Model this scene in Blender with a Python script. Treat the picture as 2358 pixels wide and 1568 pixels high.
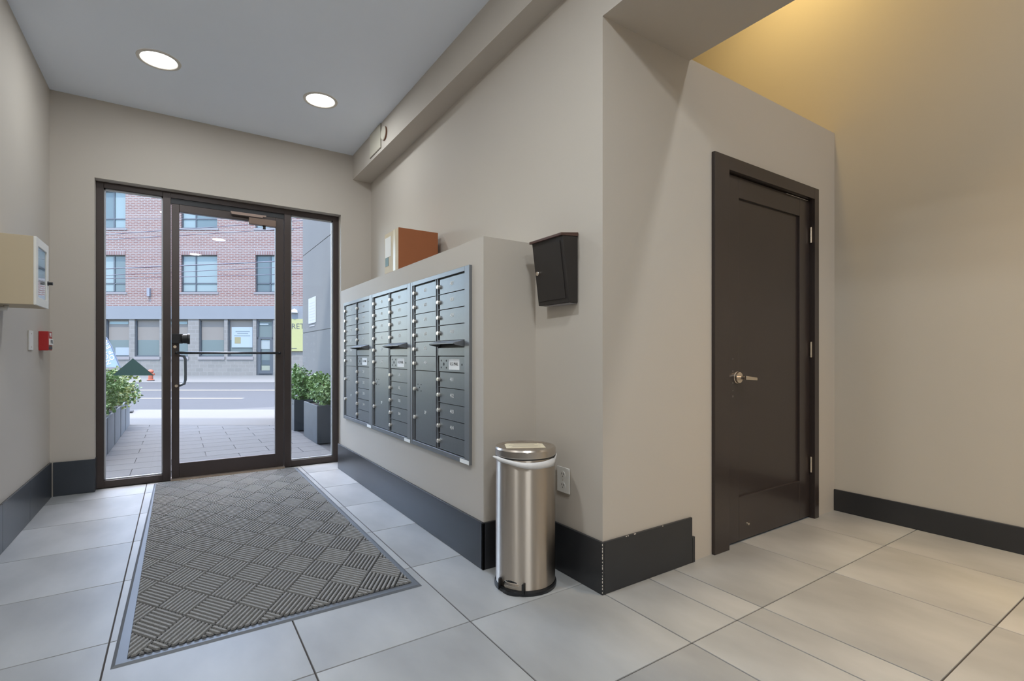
import bpy, bmesh, math, random
from mathutils import Vector, Matrix
random.seed(7)
for o in list(bpy.data.objects): bpy.data.objects.remove(o)
scn = bpy.context.scene
COL = scn.collection

# ------------------------------------------------------------------ camera
YAW = 0.5884
FPX = 1154.7
cam_d = bpy.data.cameras.new('camera'); cam = bpy.data.objects.new('camera', cam_d); COL.objects.link(cam)
cam.location = (0, 0, 1.08); cam.rotation_euler = (math.pi/2, 0, -YAW)
cam_d.sensor_fit = 'HORIZONTAL'; cam_d.sensor_width = 36.0
cam_d.lens = 36.0*FPX/2358.0
cam_d.shift_y = (817.2-784.0)/2358.0
cam_d.clip_start = 0.03; cam_d.clip_end = 300
scn.camera = cam
# ------------------------------------------------------------------ sky, sun, exposure
w = bpy.data.worlds.new('sky'); scn.world = w; w.use_nodes = True
nt = w.node_tree; nt.nodes.clear()
sky = nt.nodes.new('ShaderNodeTexSky'); sky.sky_type = 'NISHITA'; sky.sun_disc = False
sky.sun_elevation = math.radians(66); sky.air_density = 1.0; sky.dust_density = 1.5
bg = nt.nodes.new('ShaderNodeBackground'); bg.inputs[1].default_value = 1.62
out = nt.nodes.new('ShaderNodeOutputWorld')
nt.links.new(sky.outputs[0], bg.inputs[0]); nt.links.new(bg.outputs[0], out.inputs[0])
FW = Vector((math.sin(YAW), math.cos(YAW), 0)); RT = Vector((math.cos(YAW), -math.sin(YAW), 0))
sun_d = bpy.data.lights.new('sun', 'SUN'); sun = bpy.data.objects.new('sun', sun_d); COL.objects.link(sun)
sun_d.energy = 6.6; sun_d.angle = math.radians(1.5); sun_d.color = (1.0, 0.95, 0.88)
_dir = (FW*math.cos(math.radians(66)) + RT*0.05 + Vector((0, 0, -math.sin(math.radians(66)))))
sun.rotation_euler = _dir.to_track_quat('-Z', 'Y').to_euler(); sun.location = (0, -5, 20)
vs = scn.view_settings
vs.view_transform = 'Standard'; vs.look = 'None'; vs.gamma = 1.0; vs.exposure = 0.15; vs.use_curve_mapping = False

# ------------------------------------------------------------------ materials
def srgb(r, g, b):
    f = lambda c: (c/255/12.92) if c/255 <= 0.04045 else ((c/255+0.055)/1.055)**2.4
    return (f(r), f(g), f(b), 1)
MATS = {}
def mat(name, col, rough=0.6, metal=0.0, noise=0.0, nscale=6.0, bump=0.0, bscale=80.0, coat=0.0, rnd=0.0, spec=0.5, stretch=None):
    if name in MATS: return MATS[name]
    m = bpy.data.materials.new(name); m.use_nodes = True
    t = m.node_tree; p = t.nodes['Principled BSDF']
    p.inputs['Roughness'].default_value = rough; p.inputs['Metallic'].default_value = metal
    p.inputs['Coat Weight'].default_value = coat; p.inputs['Specular IOR Level'].default_value = spec
    p.inputs['Base Color'].default_value = col
    tc = t.nodes.new('ShaderNodeTexCoord'); vec = tc.outputs['Object']
    if stretch:
        mp = t.nodes.new('ShaderNodeMapping'); mp.inputs['Scale'].default_value = stretch
        t.links.new(vec, mp.inputs[0]); vec = mp.outputs[0]
    if noise or rnd:
        hsv = t.nodes.new('ShaderNodeHueSaturation'); hsv.inputs['Color'].default_value = col
        val = None
        if noise:
            n = t.nodes.new('ShaderNodeTexNoise'); n.inputs['Scale'].default_value = nscale; n.inputs['Detail'].default_value = 5
            t.links.new(vec, n.inputs['Vector'])
            mr = t.nodes.new('ShaderNodeMapRange'); mr.inputs[1].default_value = 0.25; mr.inputs[2].default_value = 0.75
            mr.inputs[3].default_value = 1-noise; mr.inputs[4].default_value = 1+noise
            t.links.new(n.outputs[0], mr.inputs[0]); val = mr.outputs[0]
        if rnd:
            oi = t.nodes.new('ShaderNodeObjectInfo')
            m2 = t.nodes.new('ShaderNodeMapRange'); m2.inputs[3].default_value = 1-rnd; m2.inputs[4].default_value = 1+rnd
            t.links.new(oi.outputs['Random'], m2.inputs[0])
            if val:
                mu = t.nodes.new('ShaderNodeMath'); mu.operation = 'MULTIPLY'
                t.links.new(val, mu.inputs[0]); t.links.new(m2.outputs[0], mu.inputs[1]); val = mu.outputs[0]
            else: val = m2.outputs[0]
        t.links.new(val, hsv.inputs['Value']); t.links.new(hsv.outputs[0], p.inputs['Base Color'])
    if bump:
        n2 = t.nodes.new('ShaderNodeTexNoise'); n2.inputs['Scale'].default_value = bscale; n2.inputs['Detail'].default_value = 3
        t.links.new(vec, n2.inputs['Vector'])
        b = t.nodes.new('ShaderNodeBump'); b.inputs['Strength'].default_value = bump; b.inputs['Distance'].default_value = 0.004
        t.links.new(n2.outputs[0], b.inputs['Height']); t.links.new(b.outputs[0], p.inputs['Normal'])
    MATS[name] = m; return m
def emat(name, col, s):
    m = bpy.data.materials.new(name); m.use_nodes = True; p = m.node_tree.nodes['Principled BSDF']
    p.inputs['Base Color'].default_value = col; p.inputs['Emission Color'].default_value = col; p.inputs['Emission Strength'].default_value = s
    MATS[name] = m; return m
def glass(name, tint, ior=1.45, rough=0.0):
    m = bpy.data.materials.new(name); m.use_nodes = True; t = m.node_tree; t.nodes.clear()
    o = t.nodes.new('ShaderNodeOutputMaterial'); mx = t.nodes.new('ShaderNodeMixShader'); ge = t.nodes.new('ShaderNodeNewGeometry'); dt = t.nodes.new('ShaderNodeVectorMath'); dt.operation = 'DOT_PRODUCT'
    t.links.new(ge.outputs['Incoming'], dt.inputs[0]); t.links.new(ge.outputs['Normal'], dt.inputs[1])
    def mth(op, a, b=None, c=None):       # same reflectance from both sides of the thin pane
        n = t.nodes.new('ShaderNodeMath'); n.operation = op; n.use_clamp = op == 'SUBTRACT'
        for i, q in enumerate((a, b, c)):
            if q is None: continue
            if isinstance(q, (int, float)): n.inputs[i].default_value = q
            else: t.links.new(q, n.inputs[i])
        return n.outputs[0]
    f0 = ((ior-1)/(ior+1))**2
    k5 = mth('POWER', mth('SUBTRACT', 1.0, mth('ABSOLUTE', dt.outputs['Value'])), 5.0)
    fac = mth('MULTIPLY_ADD', k5, 1-f0, f0)
    a = t.nodes.new('ShaderNodeBsdfTransparent'); a.inputs[0].default_value = tint
    g = t.nodes.new('ShaderNodeBsdfGlossy'); g.inputs['Roughness'].default_value = rough
    t.links.new(fac, mx.inputs[0]); t.links.new(a.outputs[0], mx.inputs[1]); t.links.new(g.outputs[0], mx.inputs[2])
    t.links.new(mx.outputs[0], o.inputs[0]); MATS[name] = m; return m
def brick(name, c1, c2, mortar, bw, bh, ms):
    m = bpy.data.materials.new(name); m.use_nodes = True; t = m.node_tree; p = t.nodes['Principled BSDF']
    p.inputs['Roughness'].default_value = 0.9
    tc = t.nodes.new('ShaderNodeTexCoord'); sp = t.nodes.new('ShaderNodeSeparateXYZ'); cb = t.nodes.new('ShaderNodeCombineXYZ')
    t.links.new(tc.outputs['Object'], sp.inputs[0]); t.links.new(sp.outputs[0], cb.inputs[0]); t.links.new(sp.outputs[2], cb.inputs[1])
    b = t.nodes.new('ShaderNodeTexBrick'); t.links.new(cb.outputs[0], b.inputs['Vector'])
    b.inputs['Color1'].default_value = c1; b.inputs['Color2'].default_value = c2; b.inputs['Mortar'].default_value = mortar
    b.inputs['Scale'].default_value = 1.0; b.inputs['Mortar Size'].default_value = ms; b.inputs['Brick Width'].default_value = bw; b.inputs['Row Height'].default_value = bh
    b.inputs['Bias'].default_value = 0.0
    t.links.new(b.outputs[0], p.inputs['Base Color']); MATS[name] = m; return m

PAINT = mat('wall_paint', srgb(192, 184, 173), 0.75, noise=0.012, nscale=1.5, bump=0.05, bscale=260)
PAINT_W = mat('warm_wall_paint', srgb(194, 188, 177), 0.75, noise=0.012, nscale=1.5, bump=0.05, bscale=260)
CEIL = mat('ceiling_paint', srgb(236, 242, 250), 0.8, noise=0.01, nscale=2)
TILE = mat('porcelain_tile', srgb(162, 163, 163), 0.40, noise=0.26, nscale=2.8, bump=0.02, bscale=40, rnd=0.07, stretch=(1.0, 0.5, 1.0))
GROUT = mat('grout', srgb(62, 56, 52), 0.9)
BASE = mat('black_baseboard', srgb(44, 45, 48), 0.33, noise=0.06, nscale=8)
BASET = mat('dark_base_tile', srgb(58, 62, 68), 0.30, noise=0.10, nscale=5)
CHIP_LEAK = mat('bare_chip_and_leak', srgb(215, 208, 198), 0.8)  # bare paint chips, and the painted light leak on the inner door
BRONZE = mat('bronze_aluminium', srgb(72, 63, 60), 0.36, metal=0.35, noise=0.03, nscale=12)
BEAD = mat('glazing_bead_glint', srgb(176, 178, 180), 0.4, metal=0.3)  # pale tone stands in for bright reflections along the glass edges
BLACKM = mat('black_metal', srgb(40, 40, 42), 0.4, metal=0.3)
GLASS = glass('clear_glass', (0.95, 0.965, 0.965, 1), 1.28)
STEEL = mat('brushed_steel', srgb(205, 196, 186), 0.26, metal=1.0, noise=0.04, nscale=30, stretch=(1, 1, 0.02))
def anis(m):
    t = m.node_tree; p = t.nodes['Principled BSDF']; tg = t.nodes.new('ShaderNodeTangent'); tg.direction_type = 'RADIAL'; tg.axis = 'Z'
    p.inputs['Anisotropic'].default_value = 1.0; p.inputs['Anisotropic Rotation'].default_value = 0.25; t.links.new(tg.outputs[0], p.inputs['Tangent'])
STEELB = mat('brushed_steel_body', srgb(206, 195, 182), 0.38, metal=1.0, noise=0.03, nscale=30, stretch=(1, 1, 0.02)); anis(STEELB)
CHROME = mat('satin_nickel', srgb(225, 212, 196), 0.25, metal=1.0)
MAIL = mat('mail_grey', srgb(112, 116, 120), 0.38, metal=0.5, noise=0.03, nscale=40, bump=0.03, bscale=600)
MAILF = mat('mail_frame', srgb(124, 127, 131), 0.40, metal=0.4)
MAILD = mat('mail_gap', srgb(28, 26, 26), 0.6)
LOCKM = mat('lock_face', srgb(226, 222, 214), 0.3, metal=0.8)
WHITEP = mat('white_print', srgb(244, 244, 242), 0.6)
PAPER = mat('paper', srgb(235, 233, 228), 0.8)
INK = mat('ink', srgb(70, 70, 74), 0.8)
DOORP = mat('dark_door_paint', srgb(54, 46, 44), 0.28, noise=0.05, nscale=3, coat=0.15)
CARD = mat('cardboard', srgb(160, 98, 62), 0.85, noise=0.03, nscale=10)
TAPE = mat('parcel_tape', srgb(214, 198, 164), 0.35)
MATR = mat('mat_rubber', srgb(96, 100, 106), 0.38)
MATG = mat('mat_groove', srgb(30, 30, 32), 0.95)
MATP = mat('mat_pile', srgb(144, 143, 141), 0.95, noise=0.28, nscale=220, bump=0.6, bscale=400)
BLACKP = mat('black_plastic', srgb(30, 31, 34), 0.3)
LINER = mat('liner_plastic', srgb(226, 224, 222), 0.45)
CREAM = mat('cream_metal', srgb(190, 174, 146), 0.5)
OFFW = mat('offwhite_plastic', srgb(226, 224, 218), 0.45)
RED = mat('alarm_red', srgb(168, 34, 34), 0.4)
LENS = emat('lamp_lens', (1, 0.97, 0.92, 1), 6.0)
LENSW = emat('warm_lamp_lens', (1, 0.72, 0.34, 1), 6.0)
TRIM = mat('lamp_trim', srgb(214, 208, 198), 0.5)

# ------------------------------------------------------------------ builders
def V(p): return Vector(p)
class MB:
    def __init__(s): s.v = []; s.f = []; s.sm = []
    def box(s, x0, x1, y0, y1, z0, z1):
        if x0 > x1: x0, x1 = x1, x0
        if y0 > y1: y0, y1 = y1, y0
        if z0 > z1: z0, z1 = z1, z0
        n = len(s.v)
        s.v += [(x0,y0,z0),(x1,y0,z0),(x1,y1,z0),(x0,y1,z0),(x0,y0,z1),(x1,y0,z1),(x1,y1,z1),(x0,y1,z1)]
        for f in ((0,3,2,1),(4,5,6,7),(0,1,5,4),(1,2,6,5),(2,3,7,6),(3,0,4,7)): s.f.append(tuple(n+i for i in f)); s.sm.append(False)
        return s
    def poly(s, pts, smooth=False):
        n = len(s.v); s.v += [tuple(p) for p in pts]; s.f.append(tuple(range(n, n+len(pts)))); s.sm.append(smooth); return s
    def prism(s, bot, top):
        n = len(s.v); k = len(bot); s.v += [tuple(p) for p in bot]+[tuple(p) for p in top]
        s.f.append(tuple(n+i for i in reversed(range(k)))); s.f.append(tuple(n+k+i for i in range(k))); s.sm += [False, False]
        for i in range(k):
            j = (i+1) % k; s.f.append((n+i, n+j, n+k+j, n+k+i)); s.sm.append(False)
        return s
    def lathe(s, prof, c=(0,0,0), seg=48, axis='z', smooth=True, a0=0, a1=2*math.pi):
        c = V(c)
        def P(r, h, a):
            if axis == 'z': return c+V((r*math.cos(a), r*math.sin(a), h))
            if axis == 'x': return c+V((h, r*math.cos(a), r*math.sin(a)))
            return c+V((r*math.cos(a), h, r*math.sin(a)))
        full = abs(a1-a0-2*math.pi) < 1e-6
        for (r0, h0), (r1, h1) in zip(prof[:-1], prof[1:]):
            n = len(s.v); m = seg if full else seg+1
            for i in range(m):
                a = a0+(a1-a0)*i/seg; s.v += [tuple(P(r0,h0,a)), tuple(P(r1,h1,a))]
            for i in range(seg):
                j = (i+1) % m
                s.f.append((n+2*i, n+2*j, n+2*j+1, n+2*i+1)); s.sm.append(smooth)
        return s
    def tube(s, pts, r, seg=10, caps=True):
        pts = [V(p) for p in pts]; n = len(s.v); up = None
        for i, p in enumerate(pts):
            d = (pts[min(i+1, len(pts)-1)]-pts[max(i-1, 0)]).normalized()
            if up is None: up = d.orthogonal().normalized()
            a = (up-d*up.dot(d)).normalized(); b = d.cross(a); up = a
            for k in range(seg):
                t = 2*math.pi*k/seg; s.v.append(tuple(p+(a*math.cos(t)+b*math.sin(t))*r))
        for i in range(len(pts)-1):
            for k in range(seg):
                l = (k+1) % seg
                s.f.append((n+i*seg+k, n+i*seg+l, n+(i+1)*seg+l, n+(i+1)*seg+k)); s.sm.append(True)
        if caps:
            s.f.append(tuple(n+k for k in reversed(range(seg)))); s.f.append(tuple(n+(len(pts)-1)*seg+k for k in range(seg))); s.sm += [False, False]
        return s
    def mesh(s, name, m):
        me = bpy.data.meshes.new(name); me.from_pydata(s.v, [], s.f); me.materials.append(m)
        me.polygons.foreach_set('use_smooth', s.sm)
        bm = bmesh.new(); bm.from_mesh(me); bmesh.ops.recalc_face_normals(bm, faces=bm.faces); bm.to_mesh(me); bm.free()
        return me
    def build(s, name, m, parent=None, bevel=0.0):
        o = bpy.data.objects.new(name, s.mesh(name, m)); COL.objects.link(o)
        if parent is not None: attach(o, parent)
        if bevel:
            b = o.modifiers.new('bevel', 'BEVEL'); b.width = bevel; b.segments = 2; b.limit_method = 'ANGLE'; b.angle_limit = math.radians(50)
        return o
def attach(o, parent):
    o.parent = parent; o.matrix_parent_inverse = MW(parent).inverted()
def MW(o):
    m = Matrix.LocRotScale(o.location, o.rotation_euler, o.scale)
    if o.parent: m = MW(o.parent) @ o.matrix_parent_inverse @ m
    return m
def tag(o, label=None, cat=None, group=None, kind=None):
    if label: o['label'] = label
    if cat: o['category'] = cat
    if group: o['group'] = group
    if kind: o['kind'] = kind
    return o
def empty(name, loc, label, cat, group=None, rz=0.0):
    o = bpy.data.objects.new(name, None); COL.objects.link(o); o.location = loc; o.rotation_euler = (0, 0, rz); o.empty_display_size = 0.05
    return tag(o, label, cat, group)
def struct(name, mb, m, bevel=0.0): return tag(mb.build(name, m, None, bevel), kind='structure')
def bx(*a): return MB().box(*a)
def holes(xs, zs, hs, fn):
    """box every cell of the rectangle that is not inside a hole"""
    X = sorted(set(list(xs)+[h for k in hs for h in k[:2]])); Z = sorted(set(list(zs)+[h for k in hs for h in k[2:]]))
    X = [x for x in X if xs[0] <= x <= xs[1]]; Z = [z for z in Z if zs[0] <= z <= zs[1]]
    for x0, x1 in zip(X[:-1], X[1:]):
        run = None
        for z0, z1 in zip(Z[:-1], Z[1:]):
            cx, cz = (x0+x1)/2, (z0+z1)/2
            if any(a < cx < b and c < cz < d for a, b, c, d in hs):
                if run: fn(x0, x1, *run); run = None
            else: run = (run[0], z1) if run else (z0, z1)
        if run: fn(x0, x1, *run)
TXT = {}
def text_mesh(s, size, m, align='CENTER'):
    k = (s, size, m.name, align)
    if k in TXT: return TXT[k]
    c = bpy.data.curves.new('lettering', 'FONT'); c.body = s; c.size = size; c.align_x = align; c.align_y = 'CENTER'; c.resolution_u = 2; c.extrude = 0.0004
    o = bpy.data.objects.new('tmp', c); COL.objects.link(o)
    bpy.context.view_layer.update()
    dg = bpy.context.evaluated_depsgraph_get(); me = bpy.data.meshes.new_from_object(o.evaluated_get(dg))
    bpy.data.objects.remove(o); me.materials.clear(); me.materials.append(m); me.name = 'lettering'; TXT[k] = me; return me
def text(s, size, m, loc, right, up, parent, name='lettering', align='CENTER'):
    o = bpy.data.objects.new(name, text_mesh(s, size, m, align)); COL.objects.link(o)
    r = V(right).normalized(); u = V(up).normalized(); n = r.cross(u)
    M = Matrix(((r.x,u.x,n.x,loc[0]),(r.y,u.y,n.y,loc[1]),(r.z,u.z,n.z,loc[2]),(0,0,0,1)))
    o.parent = parent; o.matrix_parent_inverse = MW(parent).inverted()
    o.location = M.to_translation(); o.rotation_euler = M.to_euler()
    return o

# ------------------------------------------------------------------ dimensions
XL, XB, XW, XR = -0.808, 1.285, 1.60, 3.81      # left wall, mailbox wall face, upper wall, right wall
YE, YD, YBACK = 5.125, 1.66, -2.6               # entrance wall, inner door wall, back wall
ZC, ZLEDGE, ZSOF, ZHI = 3.10, 2.625, 2.855, 4.25

# ------------------------------------------------------------------ room shell
floor = struct('floor', bx(XL-0.1, XR+0.1, YBACK-0.1, 5.33, -0.12, -0.003), GROUT)
cols = [XL, -0.213, 0.389, 0.988, 1.605, 1.895, 2.08, 2.71, 3.33, XR]
rows = [YBACK, -1.86, -1.25, -0.64, -0.02, 0.592, 1.190, 1.785, 2.405, 3.02, 3.63, 4.24, 4.85, 5.20]
tmesh = {}
for i in range(len(cols)-1):
    for j in range(len(rows)-1):
        x0, x1, y0, y1 = cols[i], cols[i+1], rows[j], rows[j+1]
        if x0 > 1.5 and y0 > 1.7: continue
        if x0 > 1.5 and y1 > YD: y1 = 1.69
        g = 0.0021
        k = (round(x1-x0, 3), round(y1-y0, 3))
        if k not in tmesh:
            hx, hy = (x1-x0)/2-g, (y1-y0)/2-g; b = 0.0012
            mb = MB(); mb.prism([(-hx,-hy,-0.004),(hx,-hy,-0.004),(hx,hy,-0.004),(-hx,hy,-0.004)], [(-hx+b,-hy+b,0),(hx-b,-hy+b,0),(hx-b,hy-b,0),(-hx+b,hy-b,0)])
            tmesh[k] = mb.mesh('tile', TILE)
        o = bpy.data.objects.new('tile', tmesh[k]); COL.objects.link(o); attach(o, floor); o.location = ((x0+x1)/2, (y0+y1)/2, 0)

struct('wall_left', bx(XL-0.12, XL, YBACK-0.1, 5.33, 0, ZC+0.2), PAINT)
# entrance wall with the storefront opening
OX0, OX1, OZ = -0.545, 1.362, 2.482
mb = MB(); holes((XL, 1.80), (0, ZC+0.2), [(OX0, OX1, 0, OZ)], lambda a, b, c, d: mb.box(a, b, YE, 5.33, c, d))
struct('wall_front', mb, PAINT)
# long wall behind the mailboxes (runs very slightly out of square)
mb = MB(); mb.prism([(XW, YD, 0), (XW+0.068, 5.2, 0), (XW+0.3, 5.2, 0), (XW+0.3, YD, 0)], [(XW, YD, ZC+0.2), (XW+0.068, 5.2, ZC+0.2), (XW+0.3, 5.2, ZC+0.2), (XW+0.3, YD, ZC+0.2)])
struct('wall_right', mb, PAINT)
# inner wall with the dark door, an open-topped enclosure
DX0, DX1, DZ1 = 2.53, 3.505, 2.118
mb = MB(); holes((XW+0.3, XR), (0, ZLEDGE), [(DX0, DX1, 0, DZ1)], lambda a, b, c, d: mb.box(a, b, YD, YD+0.14, c, d))
mb.box(XW+0.0005, XW+0.3, YD-0.0005, YD+0.0, 0, ZLEDGE)
struct('wall_inner', mb, PAINT)
struct('ceiling_ledge', bx(XW+0.3, XR, YD+0.14, 4.6, ZLEDGE-0.15, ZLEDGE), PAINT)
# right hand wall, tall
struct('wall_far_right', bx(XR, XR+0.12, YBACK-0.1, 4.7, 0, ZHI+0.1), PAINT_W)
struct('wall_back', bx(XL, XR, YBACK-0.12, YBACK, 0, ZHI+0.1), PAINT)
struct('wall_upper', bx(2.22, XR, 4.6, 4.72, ZLEDGE-0.15, ZHI+0.1), PAINT_W)
struct('ceiling', bx(XL, XW+0.05, YBACK, 5.2, ZC, ZC+0.15), CEIL)
struct('ceiling_upper', bx(2.0, XR, YBACK, 4.7, ZHI, ZHI+0.1), PAINT_W)
# dropped beam towards the camera, and the wall above the enclosure that continues it
mb = MB(); mb.box(XW, 2.22, YBACK, YD, ZLEDGE-0.012, ZHI); mb.box(XW+0.3, 2.22, YD, 4.7, ZLEDGE, ZHI)
struct('ceiling_beam', mb, PAINT)
struct('ceiling_soffit', bx(1.478, XW+0.1, YBACK, YE, ZSOF, ZC), PAINT)
# mailbox block
struct('wall_mailbox', bx(XB, XW+0.05, 2.185, 4.84, 0, 1.680), PAINT)

# ------------------------------------------------------------------ baseboards
bl = struct('baseboard_left', bx(XL, XL+0.004, YBACK, YE-0.001, 0, 0.262), GROUT)
ys = [YBACK]; y = 5.153-0.72
while y > YBACK+0.1: ys.insert(1, y); y -= 0.61
ys.append(YE-0.018)
for a, b in zip(ys[:-1], ys[1:]):
    bx(XL+0.004, XL+0.014, a+0.001, b-0.001, 0.001, 0.264).build('base_tile', BASET, bl, 0.0015)
bf = struct('baseboard_front', bx(XL+0.021, OX0-0.012, YE-0.005, YE, 0, 0.258), GROUT)
bx(XL+0.021, OX0+0.004, YE-0.016, YE-0.005, 0.001, 0.260).build('base_tile', BASET, bf, 0.0015)
bx(OX0-0.004, OX0+0.004, YE-0.005, YE+0.082, 0.001, 0.260).build('base_return', BASET, bf)
b = struct('baseboard_mailbox', bx(XB-0.013, XB, 2.170, 4.90, 0.001, 0.236), BASE, 0.002)
bx(XB-0.013, XW-0.014, 2.170, 2.185, 0.001, 0.236).build('end_board', BASE, b, 0.002)
b = struct('baseboard_right', bx(XW-0.014, XW, YD-0.014, 2.169, 0.001, 0.236), BASE, 0.002)
mb = MB(); mb.box(XW, 2.225, YD-0.014, YD-0.001, 0.001, 0.236)
bb = struct('baseboard_inner', mb, BASE, 0.002)
bx(2.2255, 2.246, YD-0.014, YD-0.001, 0.001, 0.133).build('lower_board', BASE, bb)
random.seed(3)
for k in range(15):   # paint worn off the outer corner and the top edge
    z = 0.010+k*0.0152; h = random.uniform(0.003, 0.012)
    bx(XW-0.0150, XW-0.0128, YD-0.0150, YD-0.0128, z, z+h).build('paint_chip', CHIP_LEAK, bb)
for x, l in ((1.735, 0.006), (1.748, 0.005), (1.79, 0.012), (1.99, 0.006)):
    bx(x, x+l, YD-0.0148, YD-0.012, 0.2335, 0.2366).build('paint_chip', CHIP_LEAK, bb)
struct('baseboard_far_right', bx(XR-0.013, XR, YBACK, YD-0.001, 0.001, 0.147), BASE, 0.002)

# ------------------------------------------------------------------ storefront: side lights and the glass door
win = {}
def sidelight(name, x0, x1, sx0, sx1):
    """fixed pane between x0..x1 with its frame members"""
    f = MB(); y0, y1 = 5.212, 5.275
    f.box(x0, sx0, y0, y1, 0, OZ); f.box(sx1, x1, y0, y1, 0, OZ)
    f.box(sx0, sx1, y0, y1, OZ-0.048, OZ); f.box(sx0, sx1, y0, y1, 0, 0.058)
    o = struct(name, f, BRONZE, 0.002)
    bd = MB(); t = 0.009
    bd.box(sx0, sx1, 5.236, 5.262, 0.058, 0.058+t); bd.box(sx0, sx1, 5.236, 5.262, OZ-0.048-t*1.4, OZ-0.048)
    bd.box(sx0, sx0+t, 5.236, 5.262, 0.058, OZ-0.048); bd.box(sx1-t, sx1, 5.236, 5.262, 0.058, OZ-0.048)
    bd.build('glazing_bead_glint', BEAD, o)
    bx(sx0+0.002, sx1-0.002, 5.249, 5.255, 0.060, OZ-0.050).build('pane', GLASS, o)
    return o
w1 = sidelight('window_1', OX0, -0.047, -0.496, -0.104)
w2 = sidelight('window_2', 0.853, OX1, 0.912, 1.306)
tri = MB(); tri.prism([(-0.446, 5.2475, 0.911), (-0.165, 5.2475, 0.905), (-0.309, 5.2475, 1.052)], [(-0.446, 5.2488, 0.911), (-0.165, 5.2488, 0.905), (-0.309, 5.2488, 1.052)])
o = tri.build('triangle_decal', mat('decal_green', srgb(92, 128, 130), 0.35), w1); o['label'] = 'dark green triangular decal'
head = struct('trim_1', bx(-0.047, 0.853, 5.212, 5.275, OZ-0.05, OZ), BRONZE)
bx(-0.047, 0.853, 5.222, 5.275, OZ-0.095, OZ-0.05).build('door_stop', BLACKM, head)
struct('trim_2', bx(-0.047, 0.853, 5.17, 5.30, -0.003, 0.012), mat('threshold', srgb(176, 158, 140), 0.45, metal=0.4))
# the leaf
DL0, DL1, DT = -0.043, 0.849, OZ-0.098
d = MB(); y0, y1 = 5.215, 5.262
d.box(DL0, 0.014, y0, y1, 0.016, DT); d.box(0.775, DL1, y0, y1, 0.016, DT)
d.box(0.014, 0.775, y0, y1, 2.320, DT); d.box(0.014, 0.775, y0, y1, 0.016, 0.142)
gd = struct('door_1', d, BRONZE, 0.0025)
bx(0.016, 0.773, 5.235, 5.241, 0.144, 2.318).build('pane', GLASS, gd)
pb = MB().tube([(0.0, 5.150, 1.098), (0.792, 5.150, 1.098)], 0.0105, 14).build('push_bar', mat('bar_grey', srgb(92, 94, 98), 0.3, metal=0.8), gd)
for x in (-0.008, 0.806):
    MB().tube([(x+(0.012 if x < 0 else -0.014), 5.150, 1.098), (x, 5.152, 1.098), (x, 5.175, 1.098), (x, 5.2151, 1.098)], 0.011, 12).build('bar_bracket', BLACKM, gd)
hp = [(0.010, 5.265, 1.075), (0.018, 5.31, 1.075), (0.050, 5.325, 1.068), (0.058, 5.325, 1.04), (0.058, 5.325, 0.86), (0.050, 5.325, 0.825), (0.018, 5.31, 0.812), (0.010, 5.265, 0.812)]
MB().tube(hp, 0.0125, 12).build('pull_handle', mat('handle_grey', srgb(112, 118, 124), 0.35, metal=0.5), gd)
k = bx(-0.040, 0.040, 5.175, 5.2155, 1.178, 1.262).build('lock_body', BLACKM, gd, 0.004)
MB().lathe([(0.0, 0.012), (0.030, 0.012), (0.038, 0.022), (0.042, 0.06), (0.047, 0.064), (0.047, 0.080), (0.0, 0.080)], (0.010, 5.19, 1.220), 20, 'x').build('thumb_turn', BLACKM, k)
for z, x in ((1.150, -0.018), (0.812, -0.008)):
    MB().lathe([(0.0, -0.012), (0.012, -0.012), (0.014, 0.0), (0.014, 0.012)], (x, 5.2152-0.003, z), 18, 'y').build('cylinder_lock', CHROME, gd)
cl = bx(0.545, 0.775, 5.165, 5.2155, 2.285, 2.345).build('door_closer', mat('closer_bronze', srgb(120, 100, 88), 0.4, metal=0.4), gd, 0.004)
MB().lathe([(0.0, -0.03), (0.013, -0.03), (0.013, 0.0)], (0.675, 5.19, 2.285), 16, 'z').build('closer_spindle', BLACKM, cl)
MB().box(0.40, 0.690, 5.172, 5.184, 2.366, 2.380).build('closer_arm', mat('arm_bronze', srgb(150, 130, 118), 0.35, metal=0.5), cl)
MB().box(0.405, 0.66, 5.158, 5.168, 2.352, 2.364).build('closer_arm', MATS['arm_bronze'], cl)

# ------------------------------------------------------------------ dark inner door
YLEAF = 1.672
mb = MB(); CX0, CX1, CZ = 2.408, 3.548, 2.180
mb.box(CX0, DX0+0.012, YD-0.020, YD, 0, CZ); mb.box(DX1-0.012, CX1, YD-0.020, YD, 0, CZ); mb.box(DX0+0.012, DX1-0.012, YD-0.020, YD, DZ1-0.012, CZ)
cas = struct('trim_3', mb, DOORP, 0.0015)
jm = MB(); jm.box(DX0, DX0+0.012, YD, YD+0.13, 0, DZ1); jm.box(DX1-0.012, DX1, YD, YD+0.13, 0, DZ1); jm.box(DX0+0.012, DX1-0.012, YD, YD+0.13, DZ1-0.012, DZ1)
jm.build('jamb', DOORP, cas)
lf = MB(); lx0, lx1, lz1 = DX0+0.014, DX1-0.016, DZ1-0.017; px0, px1, pz0, pz1 = 2.683, 3.362, 0.262, 1.982
lf.box(lx0, px0, YLEAF, YLEAF+0.045, 0.012, lz1); lf.box(px1, lx1, YLEAF, YLEAF+0.045, 0.012, lz1)
lf.box(px0, px1, YLEAF, YLEAF+0.045, 0.012, pz0); lf.box(px0, px1, YLEAF, YLEAF+0.045, pz1, lz1)
door = struct('door_2', lf, DOORP, 0.002)
bx(px0, px1, YLEAF+0.014, YLEAF+0.045, pz0, pz1).build('panel', DOORP, door)
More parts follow.
